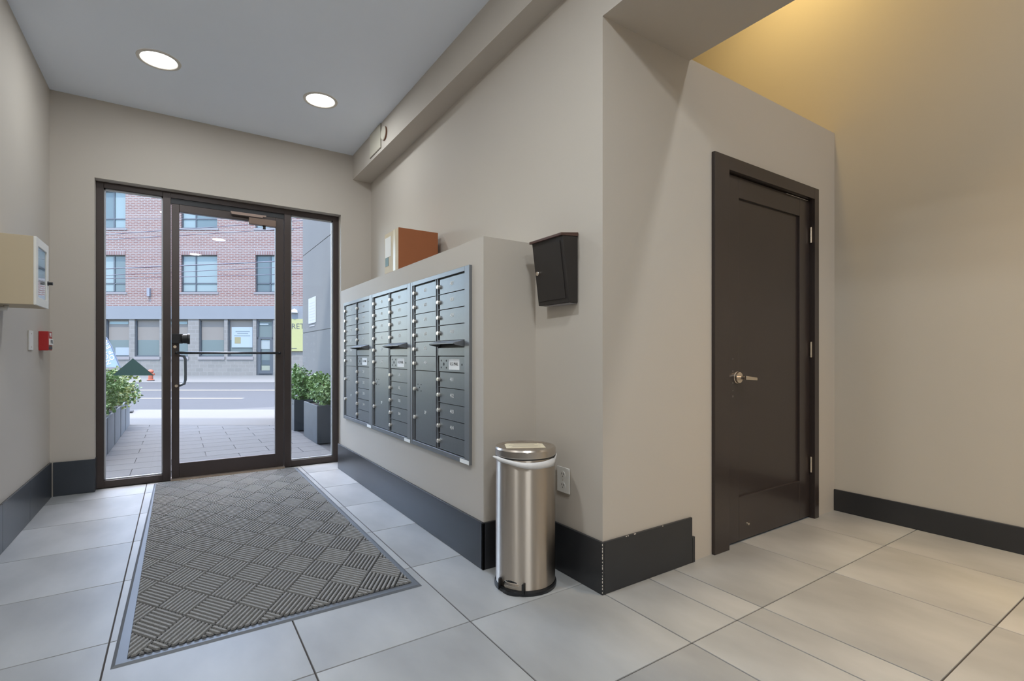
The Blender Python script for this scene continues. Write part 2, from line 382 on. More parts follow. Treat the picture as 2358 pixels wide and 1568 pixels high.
for z in (0.356, 1.115, 1.872):
    h = MB(); h.lathe([(0.0, -0.051), (0.0075, -0.051), (0.0075, 0.051), (0.0, 0.051)], (DX1-0.021, YD+0.001, z), 14, 'z')
    h.box(DX1-0.0145, DX1-0.0118, YD+0.002, YD+0.034, z-0.051, z+0.051)
    h.build('hinge', CHROME, door)
lv = MB().lathe([(0.0, -0.0), (0.034, 0.0), (0.034, -0.004), (0.031, -0.006), (0.0, -0.006)], (2.662, YLEAF, 0.951), 32, 'y').build('lever_rose', CHROME, door)
MB().lathe([(0.0, -0.018), (0.031, -0.018), (0.031, -0.008), (0.0, -0.008)], (2.662, YLEAF, 0.951), 32, 'y').build('inner_rose', CHROME, lv)
MB().lathe([(0.0105, -0.060), (0.0105, -0.012)], (2.662, YLEAF, 0.951), 18, 'y').lathe([(0.0, -0.060), (0.0105, -0.060)], (2.662, YLEAF, 0.951), 18, 'y').build('lever_stem', CHROME, lv)
MB().prism([(2.650, YLEAF-0.066, 0.940), (2.762, YLEAF-0.066, 0.934), (2.762, YLEAF-0.066, 0.950), (2.650, YLEAF-0.066, 0.963)],
           [(2.650, YLEAF-0.054, 0.940), (2.762, YLEAF-0.054, 0.934), (2.762, YLEAF-0.054, 0.950), (2.650, YLEAF-0.054, 0.963)]).build('lever', CHROME, lv, 0.003)
MB().lathe([(0.0, -0.012), (0.007, -0.012), (0.009, 0.0)], (2.764, YLEAF, 0.097), 16, 'y').build('door_bumper', CHROME, door)
bx(3.20, 3.47, YLEAF-0.0006, YLEAF+0.004, lz1-0.003, lz1-0.0004).build('light_leak_line', CHIP_LEAK, door)  # pale strip painted as light leaking through the gap above the leaf
for z, h in ((0.985, 0.006), (1.055, 0.004), (0.918, 0.006), (0.84, 0.010), (0.875, 0.003)):
    bx(2.6215, 2.6235, YLEAF-0.0006, YLEAF+0.002, z, z+h).build('paint_chip', CHIP_LEAK, door)

# ------------------------------------------------------------------ door mat
MX0, MX1, MY0, MY1 = -0.192, 0.952, 2.195, 5.150
mat_o = empty('door_mat', (0.38, 3.67, 0), 'long grey ribbed entrance mat with rubber border lying before the glass door', 'door mat')
bw = 0.038
mb = MB(); r = [(MX0, MY0), (MX1, MY0-0.012), (MX1+0.004, MY1-0.03), (MX0+0.03, MY1)]
q = [(MX0+0.012, MY0+0.012), (MX1-0.012, MY0), (MX1-0.008, MY1-0.04), (MX0+0.04, MY1-0.012)]
mb.prism([(x, y, 0.0004) for x, y in r], [(x, y, 0.006) for x, y in q])
mb.build('rubber_border', MATR, mat_o)
IX0, IX1, IY0, IY1 = MX0+bw+0.006, MX1-bw+0.004, MY0+bw-0.004, MY1-0.045
bx(IX0, IX1, IY0, IY1, 0.002, 0.0072).build('backing', MATG, mat_o)
def clip(poly):
    for ax, lim, sg in ((0, IX0+0.002, 1), (0, IX1-0.002, -1), (1, IY0+0.002, 1), (1, IY1-0.002, -1)):
        o = []
        for i in range(len(poly)):
            p, n = poly[i], poly[(i+1) % len(poly)]; a, b = (p[ax]-lim)*sg, (n[ax]-lim)*sg
            if a >= 0: o.append(p)
            if a*b < 0: t = a/(a-b); o.append((p[0]+(n[0]-p[0])*t, p[1]+(n[1]-p[1])*t))
        poly = o
        if len(poly) < 3: return []
    return poly
A = V((0.0955, -0.1455, 0)); B = V((0.0955, 0.1455, 0)); O = V((0.12, 3.178, 0)); NR = 8
ribs = MB()
for i in range(-24, 24):
    for j in range(-24, 24):
        c = O+A*i+B*j
        if not (IX0-0.25 < c.x < IX1+0.25 and IY0-0.25 < c.y < IY1+0.25): continue
        a, b = (A, B) if (i+j) % 2 else (B, A)
        for k in range(NR):
            def par(w, e):
                t0 = (k+0.5-w)/NR; t1 = (k+0.5+w)/NR; e0, e1 = e, 1-e
                return [((c+a*e0+b*t0).x, (c+a*e0+b*t0).y), ((c+a*e1+b*t0).x, (c+a*e1+b*t0).y), ((c+a*e1+b*t1).x, (c+a*e1+b*t1).y), ((c+a*e0+b*t1).x, (c+a*e0+b*t1).y)]
            bo = clip(par(0.34, 0.02)); tp = clip(par(0.22, 0.035))
            if len(bo) < 3: continue
            if len(tp) == len(bo): ribs.prism([(x, y, 0.006) for x, y in bo], [(x, y, 0.0150) for x, y in tp])
            else: ribs.prism([(x, y, 0.006) for x, y in bo], [(x, y, 0.0135) for x, y in bo])
o = ribs.build('ribbed_pile', MATP, mat_o); o['kind'] = 'stuff'

# ------------------------------------------------------------------ mailboxes
Z1, ROW = 1.520, 0.0896
def module(ynear, hundred, parcel, label):
    yl = ynear+0.795                       # viewer's left edge; u runs to the viewer's right
    t = empty('mailbox_unit', (XB, ynear+0.4, 0.502), label, 'mailbox unit', 'mailbox units set in the wall')
    def B(mb, u0, u1, z0, z1, w0, w1): return mb.box(XB-w1, XB-w0, yl-u1, yl-u0, z0, z1)
    WF, WD, WB = 0.017, 0.0105, 0.003
    B(MB(), 0.02, 0.775, 0.52, 1.535, 0.0002, WB).build('back_plate', MAILD, t)
    f = MB(); zb, zt = 0.502, 1.552
    B(f, 0, 0.028, zb, zt, 0.0002, WF); B(f, 0.740, 0.793, zb, zt, 0.0002, WF); B(f, 0.028, 0.740, zt-0.026, zt, 0.0002, WF); B(f, 0.028, 0.740, zb, zb+0.028, 0.0002, WF)
    f.build('frame', MAILF, t, 0.0015)
    f = MB()
    for u0, u1 in ((0.042, 0.048), (0.372, 0.378), (0.396, 0.402)): B(f, u0, u1, zb+0.028, zt-0.026, WB, WD+0.002)
    B(f, 0.378, 0.396, zb+0.028, zt-0.026, WB, WD-0.005)
    f.build('divider', MAILF, t)
    num = hundred*100
    def numtext(s, uc, zc, par, size=0.030):
        text(s, size, WHITEP, (XB-WD-0.0006, yl-uc, zc), (0, -1, 0), (0, 0, 1), par, 'number')
    def lock(u, z, par):
        MB().lathe([(0.0, -0.016), (0.0105, -0.016), (0.0125, -0.013), (0.0125, 0.0)], (XB-WD, yl-u, z), 14, 'x').build('lock', LOCKM, par)
    def doorp(u0, u1, r0, r1, n, name='box_door', lk=True):
        z1, z0 = Z1-r0*ROW-0.003, Z1-r1*ROW+0.0035
        d = B(MB(), u0, u1, z0, z1, WB, WD).build(name, MAIL, t)
        B(MB(), u0-0.022, u1, z0-0.0018, z0, WB, WD+0.0012).build('door_lip', MAILF, d)
        if lk: lock(u0-0.006, (z0+z1)/2, d)
        if n: numtext(n, (u0+u1)/2, (z0+z1)/2+0.004, d)
        return d
    for k in range(6): doorp(0.072, 0.370, k, k+1, str(num+1+k))
    for k in range(4): doorp(0.428, 0.735, k, k+1, str(num+7+k))
    for k in range(4): doorp(0.428, 0.735, 6+k, 7+k, str(num+11+k))
    doorp(0.428, 0.735, 10, 11, None)
    # parcel locker
    d = doorp(0.072, 0.370, 6, 11, None, 'parcel_door', False)
    zc = Z1-8.5*ROW
    numtext(parcel, 0.221, zc-0.035, d); lock(0.072, zc+0.105, d); lock(0.073, zc-0.075, d)
    for du, dzz in ((0.055, 0.135), (0.105, 0.135), (0.055, 0.095), (0.105, 0.095), (0.08, 0.115)):
        MB().lathe([(0.0, -0.0008), (0.0042, -0.0008), (0.0042, 0.0)], (XB-WD, yl-0.072-du+0.02, zc+dzz), 10, 'x').build('screw_hole', MAILD, d)
    # outgoing mail slot with hood, and the blank strip below it
    s = B(MB(), 0.402, 0.735, Z1-5*ROW+0.004, Z1-4*ROW-0.042, WB, WD).build('slot_plate', MAIL, t)
    B(MB(), 0.428, 0.715, Z1-4*ROW-0.036, Z1-4*ROW-0.004, WB, WB+0.002).build('slot_opening', MAILD, s)
    h = MB(); zt_, zf = Z1-4*ROW+0.002, Z1-4*ROW-0.018
    def pt(u, w, z): return (XB-w, yl-u, z)
    h.prism([pt(0.410, WB, zt_-0.004), pt(0.725, WB, zt_-0.004), pt(0.722, 0.075, zf-0.004), pt(0.413, 0.075, zf-0.004)], [pt(0.410, WB, zt_), pt(0.725, WB, zt_), pt(0.722, 0.075, zf), pt(0.413, 0.075, zf)])
    for u in (0.410, 0.722):
        h.prism([pt(u, WB, zt_-0.04), pt(u, WB, zt_-0.004), pt(u, 0.075, zf-0.004), pt(u, 0.06, zf-0.010)], [pt(u+0.003, WB, zt_-0.04), pt(u+0.003, WB, zt_-0.004), pt(u+0.003, 0.075, zf-0.004), pt(u+0.003, 0.06, zf-0.010)])
    h.build('slot_hood', MAILF, t)
    # carrier panel
    p = B(MB(), 0.420, 0.735, Z1-6*ROW+0.003, Z1-5*ROW-0.002, WB, WD).build('carrier_panel', MAIL, t)
    zc = Z1-5.5*ROW
    for du, dzz, rr in ((0.445, 0.02, 0.0055), (0.512, 0.02, 0.0055), (0.445, -0.02, 0.0055), (0.512, -0.02, 0.0055), (0.478, 0.0, 0.009), (0.700, 0.0, 0.006)):
        MB().lathe([(0.0, -0.0008), (rr, -0.0008), (rr, 0.0)], (XB-WD, yl-du, zc+dzz), 12, 'x').build('screw_hole', MAILD, p)
    pl = B(MB(), 0.545, 0.672, zc-0.03, zc+0.03, WD, WD+0.001).build('name_plate', WHITEP, p)
    text('U.S. MAIL', 0.024, INK, (XB-WD-0.0016, yl-0.609, zc+0.002), (0, -1, 0), (0, 0, 1), p, 'lettering')
    B(MB(), 0.690, 0.790, 0.503, 0.524, WF, WF+0.001).build('maker_sticker', WHITEP, t)
    return t
module(2.301, 4, '3P', 'grey mailbox unit nearest the steel bin, doors 401 to 414')
module(3.098, 3, '2P', 'middle one of the three grey mailbox units in the wall')
module(3.895, 2, '1P', 'grey mailbox unit nearest the glass entrance door')

# ------------------------------------------------------------------ parcel on the mailbox block
pr = empty('cardboard_box', (1.45, 3.515, 1.680), 'brown cardboard parcel standing on top of the mailbox wall', 'parcel')
bx(1.292, 1.596, 3.372, 3.655, 1.681, 1.978).build('carton', CARD, pr, 0.003)
bx(1.2912, 1.2918, 3.375, 3.652, 1.684, 1.976).build('pale_side_face', mat('pale_carton', srgb(206, 190, 160), 0.7, noise=0.06, nscale=14), pr)  # one side face of the carton in a paler tone
bx(1.2904, 1.2911, 3.430, 3.475, 1.683, 1.977).build('packing_tape', TAPE, pr)
lb = bx(1.2898, 1.2911, 3.52, 3.640, 1.80, 1.945).build('address_label', PAPER, pr)
bx(1.2892, 1.2897, 3.565, 3.635, 1.735, 1.798).build('green_sticker', mat('sticker_green', srgb(96, 122, 118), 0.6), pr)

# ------------------------------------------------------------------ black drop box on the wall
db = empty('drop_box', (XW, 1.95, 1.33), 'black locked metal drop box hanging on the wall above the steel bin', 'drop box')
y0, y1 = 1.828, 2.072
def wedge(xt, xb, ya, yb, za, zb, back=XW-0.0006):
    return MB().prism([(back, ya, za), (back, yb, za), (xb, yb, za), (xb, ya, za)], [(back, ya, zb), (back, yb, zb), (xt, yb, zb), (xt, ya, zb)])
DBM = mat('drop_box_black', srgb(50, 46, 44), 0.42, metal=0.2)
wedge(1.505, 1.548, y0, y1, 1.331, 1.648).build('body', DBM, db, 0.002)
MB().prism([(1.5445, y0+0.022, 1.352), (1.5445, y1-0.016, 1.352), (1.5085, y1-0.016, 1.622), (1.5085, y0+0.022, 1.622)], [(1.541, y0+0.022, 1.352), (1.541, y1-0.016, 1.352), (1.505, y1-0.016, 1.622), (1.505, y0+0.022, 1.622)]).build('front_door', DBM, db)
MB().prism([(XW-0.0006, y0-0.004, 1.650), (XW-0.0006, y1+0.006, 1.650), (1.492, y1+0.006, 1.642), (1.492, y0-0.004, 1.642)], [(XW-0.0006, y0-0.004, 1.668), (XW-0.0006, y1+0.006, 1.668), (1.492, y1+0.006, 1.654), (1.492, y0-0.004, 1.654)]).build('lid', mat('lid_brown', srgb(86, 62, 54), 0.38, metal=0.2), db, 0.001)
MB().lathe([(0.0, -0.012), (0.009, -0.012), (0.011, -0.009), (0.011, 0.004)], (1.521, 2.036, 1.490), 18, 'x').build('lock', CHROME, db)
MB().prism([(XW-0.0006, y0+0.01, 1.326), (XW-0.0006, y1-0.05, 1.326), (1.556, y1-0.05, 1.326), (1.556, y0+0.01, 1.326)], [(XW-0.0006, y0+0.01, 1.330), (XW-0.0006, y1-0.05, 1.330), (1.556, y1-0.05, 1.330), (1.556, y0+0.01, 1.330)]).build('bottom_hatch', mat('hatch_grey', srgb(150, 146, 148), 0.5), db)

# ------------------------------------------------------------------ step bin
BX, BY, BR, BH = 1.376, 1.948, 0.143, 0.652
bn = empty('step_bin', (BX, BY, 0), 'tall round stainless steel pedal bin standing beside the mailbox wall', 'bin')
MB().lathe([(0.0, 0.001), (BR+0.004, 0.001), (BR+0.005, 0.014), (BR+0.001, 0.024), (BR, 0.024)], (BX, BY, 0), 64).build('base_ring', BLACKP, bn)
MB().lathe([(BR-0.002, 0.024), (BR-0.002, 0.606)], (BX, BY, 0), 72).build('body', STEELB, bn)
MB().lathe([(BR-0.004, 0.606), (BR-0.001, 0.606), (BR-0.001, 0.612), (BR-0.006, 0.612)], (BX, BY, 0), 64).build('rim', BLACKP, bn)
ld = MB().lathe([(BR, 0.612), (BR+0.001, 0.616), (BR+0.001, 0.642), (BR-0.004, 0.650), (BR-0.02, 0.651), (BR-0.024, 0.648), (0.0, 0.648)], (BX, BY, 0), 72).build('lid', STEEL, bn)
pp = MB(); ang = -0.50; ca, sa = math.cos(ang), math.sin(ang)
def rp(x, y): return (BX-0.004+x*ca-y*sa, BY+x*sa+y*ca)
q = [(-0.092, -0.058), (0.092, -0.058), (0.092, 0.046), (0.066, 0.062), (-0.080, 0.062), (-0.092, 0.050)]
pp.prism([(*rp(*a), 0.6486) for a in q], [(*rp(*a), 0.6494) for a in q])
nl = pp.build('paper_notice', mat('yellowed_paper', srgb(226, 214, 186), 0.7), ld)
for k in range(5):
    mb = MB(); yy = -0.04+k*0.021; L = (0.07, 0.06, 0.075, 0.05, 0.065)[k]
    qq = [(-L, yy), (L, yy), (L, yy+0.006), (-L, yy+0.006)]
    mb.prism([(*rp(*a), 0.6494) for a in qq], [(*rp(*a), 0.6498) for a in qq]); mb.build('printed_line', mat('faded_ink', srgb(168, 156, 138), 0.8), ld)
ln = MB(); n = 40
for i in range(n+1):
    t = i/n; a = math.radians(168+t*150)
    ztop = 0.613-0.006*t-0.012*math.sin(t*math.pi)**2; zbot = 0.590-0.030*t+0.005*math.sin(t*9)
    if t > 0.86: ztop = 0.602+0.016*(t-0.86)/0.14; zbot = 0.566+0.042*(t-0.86)/0.14
    if t < 0.06: ztop = 0.613; zbot = 0.606-0.010*t/0.06
    fo = 0.014*(1-t/0.06) if t < 0.06 else 0
    r0 = BR+0.0035+0.002*math.sin(t*12)**2+fo; r1 = BR+0.006+0.003*math.sin(t*9+1)**2+fo; zm = (ztop+zbot)/2
    for rr_, zz_ in ((r0, ztop), (r1, zm), (r1-0.002, zbot), (r1-0.0035, zbot), (r1-0.002, zm), (r0-0.0015, ztop)):
        ln.v.append((BX+rr_*math.cos(a), BY+rr_*math.sin(a), zz_))
    if i:
        for k in range(6):
            p, q = (i-1)*6, i*6; ln.f.append((p+k, q+k, q+(k+1) % 6, p+(k+1) % 6)); ln.sm.append(k not in (2, 5))
o = ln.build('bin_liner', LINER, bn)
# pedal
pa = math.atan2(1.864-BY, 1.213-BX); pc = V((BX+BR*math.cos(pa), BY+BR*math.sin(pa), 0)); pn = V((math.cos(pa), math.sin(pa), 0)); ptn = V((-pn.y, pn.x, 0))
def P3(a, b, z): q = pc+pn*a+ptn*b; return (q.x, q.y, z)
def arc(a0, z, w, dep, n=10): return [P3(a0, -w, z)]+[P3(a0+dep*math.sin(math.pi*i/n)**0.6, -w+2*w*i/n, z) for i in range(1, n)]+[P3(a0, w, z)]
hs = MB().prism(arc(-0.03, 0.001, 0.066, 0.042), arc(-0.03, 0.016, 0.064, 0.040)).build('pedal_housing', BLACKP, bn)
MB().prism(arc(-0.03, 0.040, 0.060, 0.038), arc(-0.03, 0.054, 0.054, 0.034)).build('pedal', STEEL, bn, 0.002)
MB().prism(arc(-0.03, 0.054, 0.064, 0.030), arc(-0.03, 0.062, 0.062, 0.028)).build('pedal_surround', BLACKP, bn)
for s in (-1, 1):
    MB().prism([P3(-0.028, s*0.066, 0.012), P3(-0.002, s*0.066, 0.012), P3(-0.002, s*0.066, 0.06), P3(-0.028, s*0.066, 0.06)], [P3(-0.028, s*0.060, 0.012), P3(0.008, s*0.060, 0.012), P3(0.008, s*0.060, 0.06), P3(-0.028, s*0.060, 0.06)]).build('pedal_cheek', BLACKP, bn)
MB().prism(arc(-0.03, 0.016, 0.060, 0.010), arc(-0.03, 0.040, 0.060, 0.010)).build('pedal_recess', BLACKP, bn)

# ------------------------------------------------------------------ wall outlet, switch plate, alarm station, panel cabinet
ot = empty('wall_outlet', (XW, 1.932, 0.396), 'white double power outlet low on the wall behind the steel bin', 'outlet')
bx(XW-0.006, XW-0.0004, 1.886, 1.980, 0.396, 0.522).build('cover_plate', OFFW, ot, 0.002)
for z in (0.432, 0.486):
    s = MB().lathe([(0.0, -0.0075), (0.018, -0.0075), (0.018, -0.004)], (XW, 1.933, z), 20, 'x').build('socket', OFFW, ot)
    for dy, dz_, h in ((0.007, 0.004, 0.005), (-0.007, 0.004, 0.005), (0.0, -0.009, 0.003)):
        bx(XW-0.0085, XW-0.0070, 1.933+dy-0.0014, 1.933+dy+0.0014, z+dz_-h, z+dz_+h).build('socket_slot', INK, s)
bx(XW-0.0085, XW-0.0055, 1.931, 1.935, 0.4575, 0.4605).build('screw', CHROME, ot)
sw = empty('blank_plate', (XL, 4.5, 1.11), 'blank white cover plate on the left wall beside the red alarm station', 'cover plate')
bx(XL+0.0004, XL+0.008, 4.450, 4.560, 1.112, 1.240).build('cover_plate', OFFW, sw, 0.002)
for z in (1.132, 1.220): MB().lathe([(0.0, 0.0095), (0.004, 0.0095), (0.004, 0.007)], (XL, 4.505, z), 12, 'x').build('screw', CHROME, sw)
fa = empty('fire_alarm_station', (XL, 4.8, 1.11), 'red fire alarm pull station on the left wall near the entrance corner', 'fire alarm')
bx(XL+0.0004, XL+0.052, 4.750, 4.880, 1.112, 1.247).build('housing', RED, fa, 0.003)
bx(XL+0.052, XL+0.060, 4.760, 4.870, 1.150, 1.195).build('pull_lever', mat('lever_white', srgb(230, 226, 222), 0.4), fa, 0.002)
text('FIRE', 0.036, WHITEP, (XL+0.0535, 4.815, 1.222), (0, 1, 0), (0, 0, 1), fa)
text('PULL', 0.036, INK, (XL+0.0606, 4.815, 1.172), (0, 1, 0), (0, 0, 1), fa)
bx(XL+0.052, XL+0.055, 4.765, 4.865, 1.120, 1.140).build('instruction_strip', INK, fa)
pc_ = empty('panel_cabinet', (XL, 3.75, 1.342), 'cream wall cabinet with glazed white door and key latch on the left wall', 'wall cabinet')
PX, PY0, PY1, PZ0, PZ1 = -0.632, 3.60, 3.905, 1.345, 1.708
bx(XL+0.0004, PX, PY0, PY1, PZ0, PZ1).build('case', CREAM, pc_, 0.002)
mb = MB(); t = 0.045
mb.box(PX, PX+0.012, PY0, PY0+t, PZ0, PZ1); mb.box(PX, PX+0.012, PY1-t, PY1, PZ0, PZ1); mb.box(PX, PX+0.012, PY0+t, PY1-t, PZ0, PZ0+t); mb.box(PX, PX+0.012, PY0+t, PY1-t, PZ1-t, PZ1)
dr = mb.build('glazed_door', OFFW, pc_, 0.002)
bx(PX+0.0005, PX+0.003, PY0+t, PY1-t, PZ0+t, PZ1-t).build('panel_face', mat('panel_face', srgb(214, 218, 220), 0.5), pc_)
for k in range(7): bx(PX+0.003, PX+0.0036, PY0+t+0.03, PY1-t-0.03, PZ0+t+0.020+k*0.013, PZ0+t+0.022+k*0.013).build('printed_line', mat('print_red', srgb(150, 110, 106), 0.7), pc_)
bx(PX+0.003, PX+0.006, PY0+t+0.02, PY1-t-0.02, PZ1-t-0.110, PZ1-t-0.095).build('status_strip', mat('strip_grey', srgb(120, 124, 128), 0.5), pc_)
bx(PX+0.006, PX+0.008, PY0+t, PY1-t, PZ0+t, PZ1-t).build('pane', glass('thin_acrylic', (0.96, 0.97, 0.97, 1), 1.06), dr)
MB().lathe([(0.0, 0.034), (0.009, 0.034), (0.009, 0.016), (0.013, 0.016), (0.013, 0.010)], (PX, PY1-0.026, 1.49), 16, 'x').build('key_latch', BLACKP, dr)
MB().tube([(-0.76, PY0+0.12, PZ0-0.001), (-0.76, PY0+0.12, PZ0-0.018), (XL+0.002, PY0+0.12, PZ0-0.018)], 0.012, 12).build('conduit_elbow', OFFW, pc_)

# ------------------------------------------------------------------ soffit access panel and cap
ap = empty('access_panel', (1.478, 4.41, 2.89), 'cream access panel set into the face of the soffit', 'access panel')
bx(1.470, 1.4776, 4.272, 4.560, 2.890, 3.099).build('cover', mat('access_cream', srgb(196, 190, 174), 0.55), ap, 0.002)
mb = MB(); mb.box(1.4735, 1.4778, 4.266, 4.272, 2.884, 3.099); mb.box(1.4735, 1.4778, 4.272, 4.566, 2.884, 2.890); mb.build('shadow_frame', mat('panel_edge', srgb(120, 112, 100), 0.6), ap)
cp = empty('sensor_cap', (1.478, 4.175, 2.93), 'small round cream cap on the soffit beside the access panel', 'wall cap')
MB().lathe([(0.0, -0.020), (0.052, -0.020), (0.058, -0.014)], (1.478, 4.175, 2.975), 32, 'x').build('cap_face', mat('access_cream', (1, 1, 1, 1)), cp)
MB().lathe([(0.058, -0.014), (0.058, -0.0005)], (1.478, 4.175, 2.975), 32, 'x').build('cap_side', mat('cap_rust', srgb(118, 78, 56), 0.6), cp)

# ------------------------------------------------------------------ recessed ceiling lamps
def downlight(x, y, z, power, col, label, group, lens, r=0.105, spread=180):
    t = empty('recessed_lamp', (x, y, z), label, 'ceiling lamp', group)
    MB().lathe([(r+0.024, -0.0005), (r+0.022, -0.006), (r+0.004, -0.007), (r, -0.003)], (x, y, z), 40).build('trim_ring', TRIM, t)
    MB().lathe([(0.0, -0.003), (r, -0.003)], (x, y, z), 40).build('lens', lens, t)
    l = bpy.data.lights.new('lamp_light', 'AREA'); l.shape = 'DISK'; l.size = 2*r*0.95; l.energy = power; l.color = col; l.spread = math.radians(spread)
    o = bpy.data.objects.new('lamp_light', l); COL.objects.link(o); o.location = (x, y, z-0.009); o.parent = t; o.matrix_parent_inverse = MW(t).inverted()
    return t
CW = (0.90, 0.955, 1.0)
G1 = 'round lamps recessed in the lobby ceiling'
downlight(-0.105, 4.197, ZC, 7.5, CW, 'round lit ceiling lamp on the left above the mat', G1, LENS)
downlight(0.944, 4.150, ZC, 7.5, CW, 'round lit ceiling lamp on the right nearest the soffit', G1, LENS)
downlight(-0.105, 1.9, ZC, 22, CW, 'round ceiling lamp behind the two in view, left', G1, LENS)
downlight(0.60, 0.35, ZC, 23, CW, 'round ceiling lamp above where the photographer stands', G1, LENS)
downlight(0.3, -1.4, ZC, 28, CW, 'round ceiling lamp at the back of the lobby', G1, LENS)
WW = (1.0, 0.70, 0.26)
G2 = 'warm lamps in the tall side space'
downlight(3.2, 1.83, ZHI, 17, WW, 'warm ceiling lamp above the enclosure ledge', G2, LENSW)
downlight(2.75, 0.15, ZHI, 10.5, (1.0, 0.62, 0.20), 'warm ceiling lamp in front of the dark door', G2, LENSW, 0.105, 64)
downlight(2.75, -1.3, ZHI, 43, (0.90, 0.95, 1.0), 'added white fill lamp at the back of the side space', G2, LENS)  # unseen lamp, added as neutral fill light for the side space

# ================================================================== outside
HY = 1.08
def st(u, v, D): p = FW*D+RT*((u-1179)/FPX*D); return V((p.x, p.y, HY+(817.2-v)/FPX*D))
def sx(u, D): return (u-1179)/FPX*D
def sz(v, D): return HY+(817.2-v)/FPX*D
def street_obj(mb, name, m, kind=None):
    o = mb.build(name, m); o.rotation_euler = (0, 0, -YAW)
    if kind: o['kind'] = kind
    return o
# street local frame: x along the street, y away from the entrance, z up
ASPH = mat('asphalt', srgb(52, 52, 55), 0.9, noise=0.06, nscale=1.2, bump=0.3, bscale=60)
CONC = mat('pavement_concrete', srgb(95, 93, 90), 0.9, noise=0.04, nscale=0.8)
PAVE = mat('paving_slab', srgb(89, 89, 89), 0.85, noise=0.06, nscale=4, rnd=0.05)
street_obj(bx(-40, 14, 9.9, 19.9, -0.3, -0.012), 'road', ASPH, 'structure')
street_obj(bx(-40, 14, 19.9, 26.6, -0.3, 0.0), 'pavement_far', CONC, 'structure')
street_obj(bx(-40, 14, 7.7, 9.9, -0.3, 0.0015), 'pavement_kerbside', CONC, 'structure')
street_obj(bx(-40, 14, 19.75, 19.9, -0.3, 0.004), 'kerb', mat('kerb_stone', srgb(96, 94, 93), 0.9), 'structure')
ln1 = street_obj(bx(-40, 14, 15.45, 15.65, -0.0119, -0.0100), 'road_line', mat('line_yellow', srgb(145, 137, 119), 0.8)); tag(ln1, 'long pale yellow line painted along the road', 'road marking')
ln2 = street_obj(bx(sx(325, 12.6), sx(558, 12.6), 12.55, 12.70, -0.0119, -0.0100), 'road_line', mat('line_white', srgb(151, 151, 151), 0.8)); tag(ln2, 'short white dash painted on the road nearest the entrance', 'road marking')
# slabs before the door
pv = struct('pavement_entrance', bx(-4.0, 1.95, 5.33, 11.5, -0.3, -0.007), mat('slab_joint', srgb(70, 69, 69), 0.9))
pmesh = {}
SL, SW = 0.61, 0.305
j = 0; y = 5.335
while y < 10.2:
    x = -0.66-(0.305 if j % 2 else 0.0)
    while x < 1.5:
        x0, x1 = max(x, -0.66), min(x+SL, 1.42)
        if x1-x0 > 0.08:
            k = round(x1-x0, 3)
            if k not in pmesh:
                hx, hy, g = (x1-x0)/2, SW/2, 0.0018
                pmesh[k] = MB().prism([(-hx+g, -hy+g, -0.03), (hx-g, -hy+g, -0.03), (hx-g, hy-g, -0.03), (-hx+g, hy-g, -0.03)], [(-hx+2*g, -hy+2*g, 0), (hx-2*g, -hy+2*g, 0), (hx-2*g, hy-2*g, 0), (-hx+2*g, hy-2*g, 0)]).mesh('paving_slab', PAVE)
            c = V(((x0+x1)/2, y+SW/2, 0)); D = c.dot(FW)
            if D < 8.1:
                o = bpy.data.objects.new('paving_slab', pmesh[k]); COL.objects.link(o); attach(o, pv); o.location = (c.x, c.y, 0.0)
        x += SL
    y += SW; j += 1
# concrete side wall with panel joints and the notice
SWX = 1.90
CW_ = mat('cast_concrete', srgb(88, 88, 89), 0.85, noise=0.06, nscale=1.6, stretch=(1, 1, 0.25))
sd = struct('wall_outside', bx(SWX+0.006, SWX+0.4, 5.4, 9.72, 0, 6.0), mat('joint_dark', srgb(66, 66, 67), 0.9))
zj = [0.0]
for (u, v) in ((704, 766), (704, 585)):
    D = SWX/(math.sin(YAW)+math.cos(YAW)*(u-1179)/FPX); zj.append(HY+(817.2-v)/FPX*D)
zj += [zj[-1]+1.9, 6.0]; zj = sorted(zj)
for a, b in zip(zj[:-1], zj[1:]):
    for y0, y1 in ((5.4, 6.6), (6.6, 9.72)):
        bx(SWX, SWX+0.006, y0+0.004, y1-0.004, a+0.006, b-0.006).build('concrete_panel', CW_, sd)
nt_ = empty('paper_notice', (SWX, 8.95, 1.6), 'white printed paper notice taped to the concrete wall outside', 'notice')
nb = 1.9/0.2062; na = 1.9/0.2195
D1 = nb*math.cos(YAW)+1.9*math.sin(YAW)
nz1, nz0 = HY+(817.2-686)/FPX*D1*0.98, HY+(817.2-744)/FPX*D1*0.98
bx(SWX-0.006, SWX-0.001, na, nb, nz0, nz1).build('sheet', mat('notice_paper', srgb(150, 152, 156), 0.8), nt_)
for k in range(9): bx(SWX-0.0066, SWX-0.006, na+0.08, nb-0.08, nz1-0.10-k*0.048, nz1-0.085-k*0.048).build('printed_line', mat('pale_ink', srgb(140, 140, 144), 0.8), nt_)

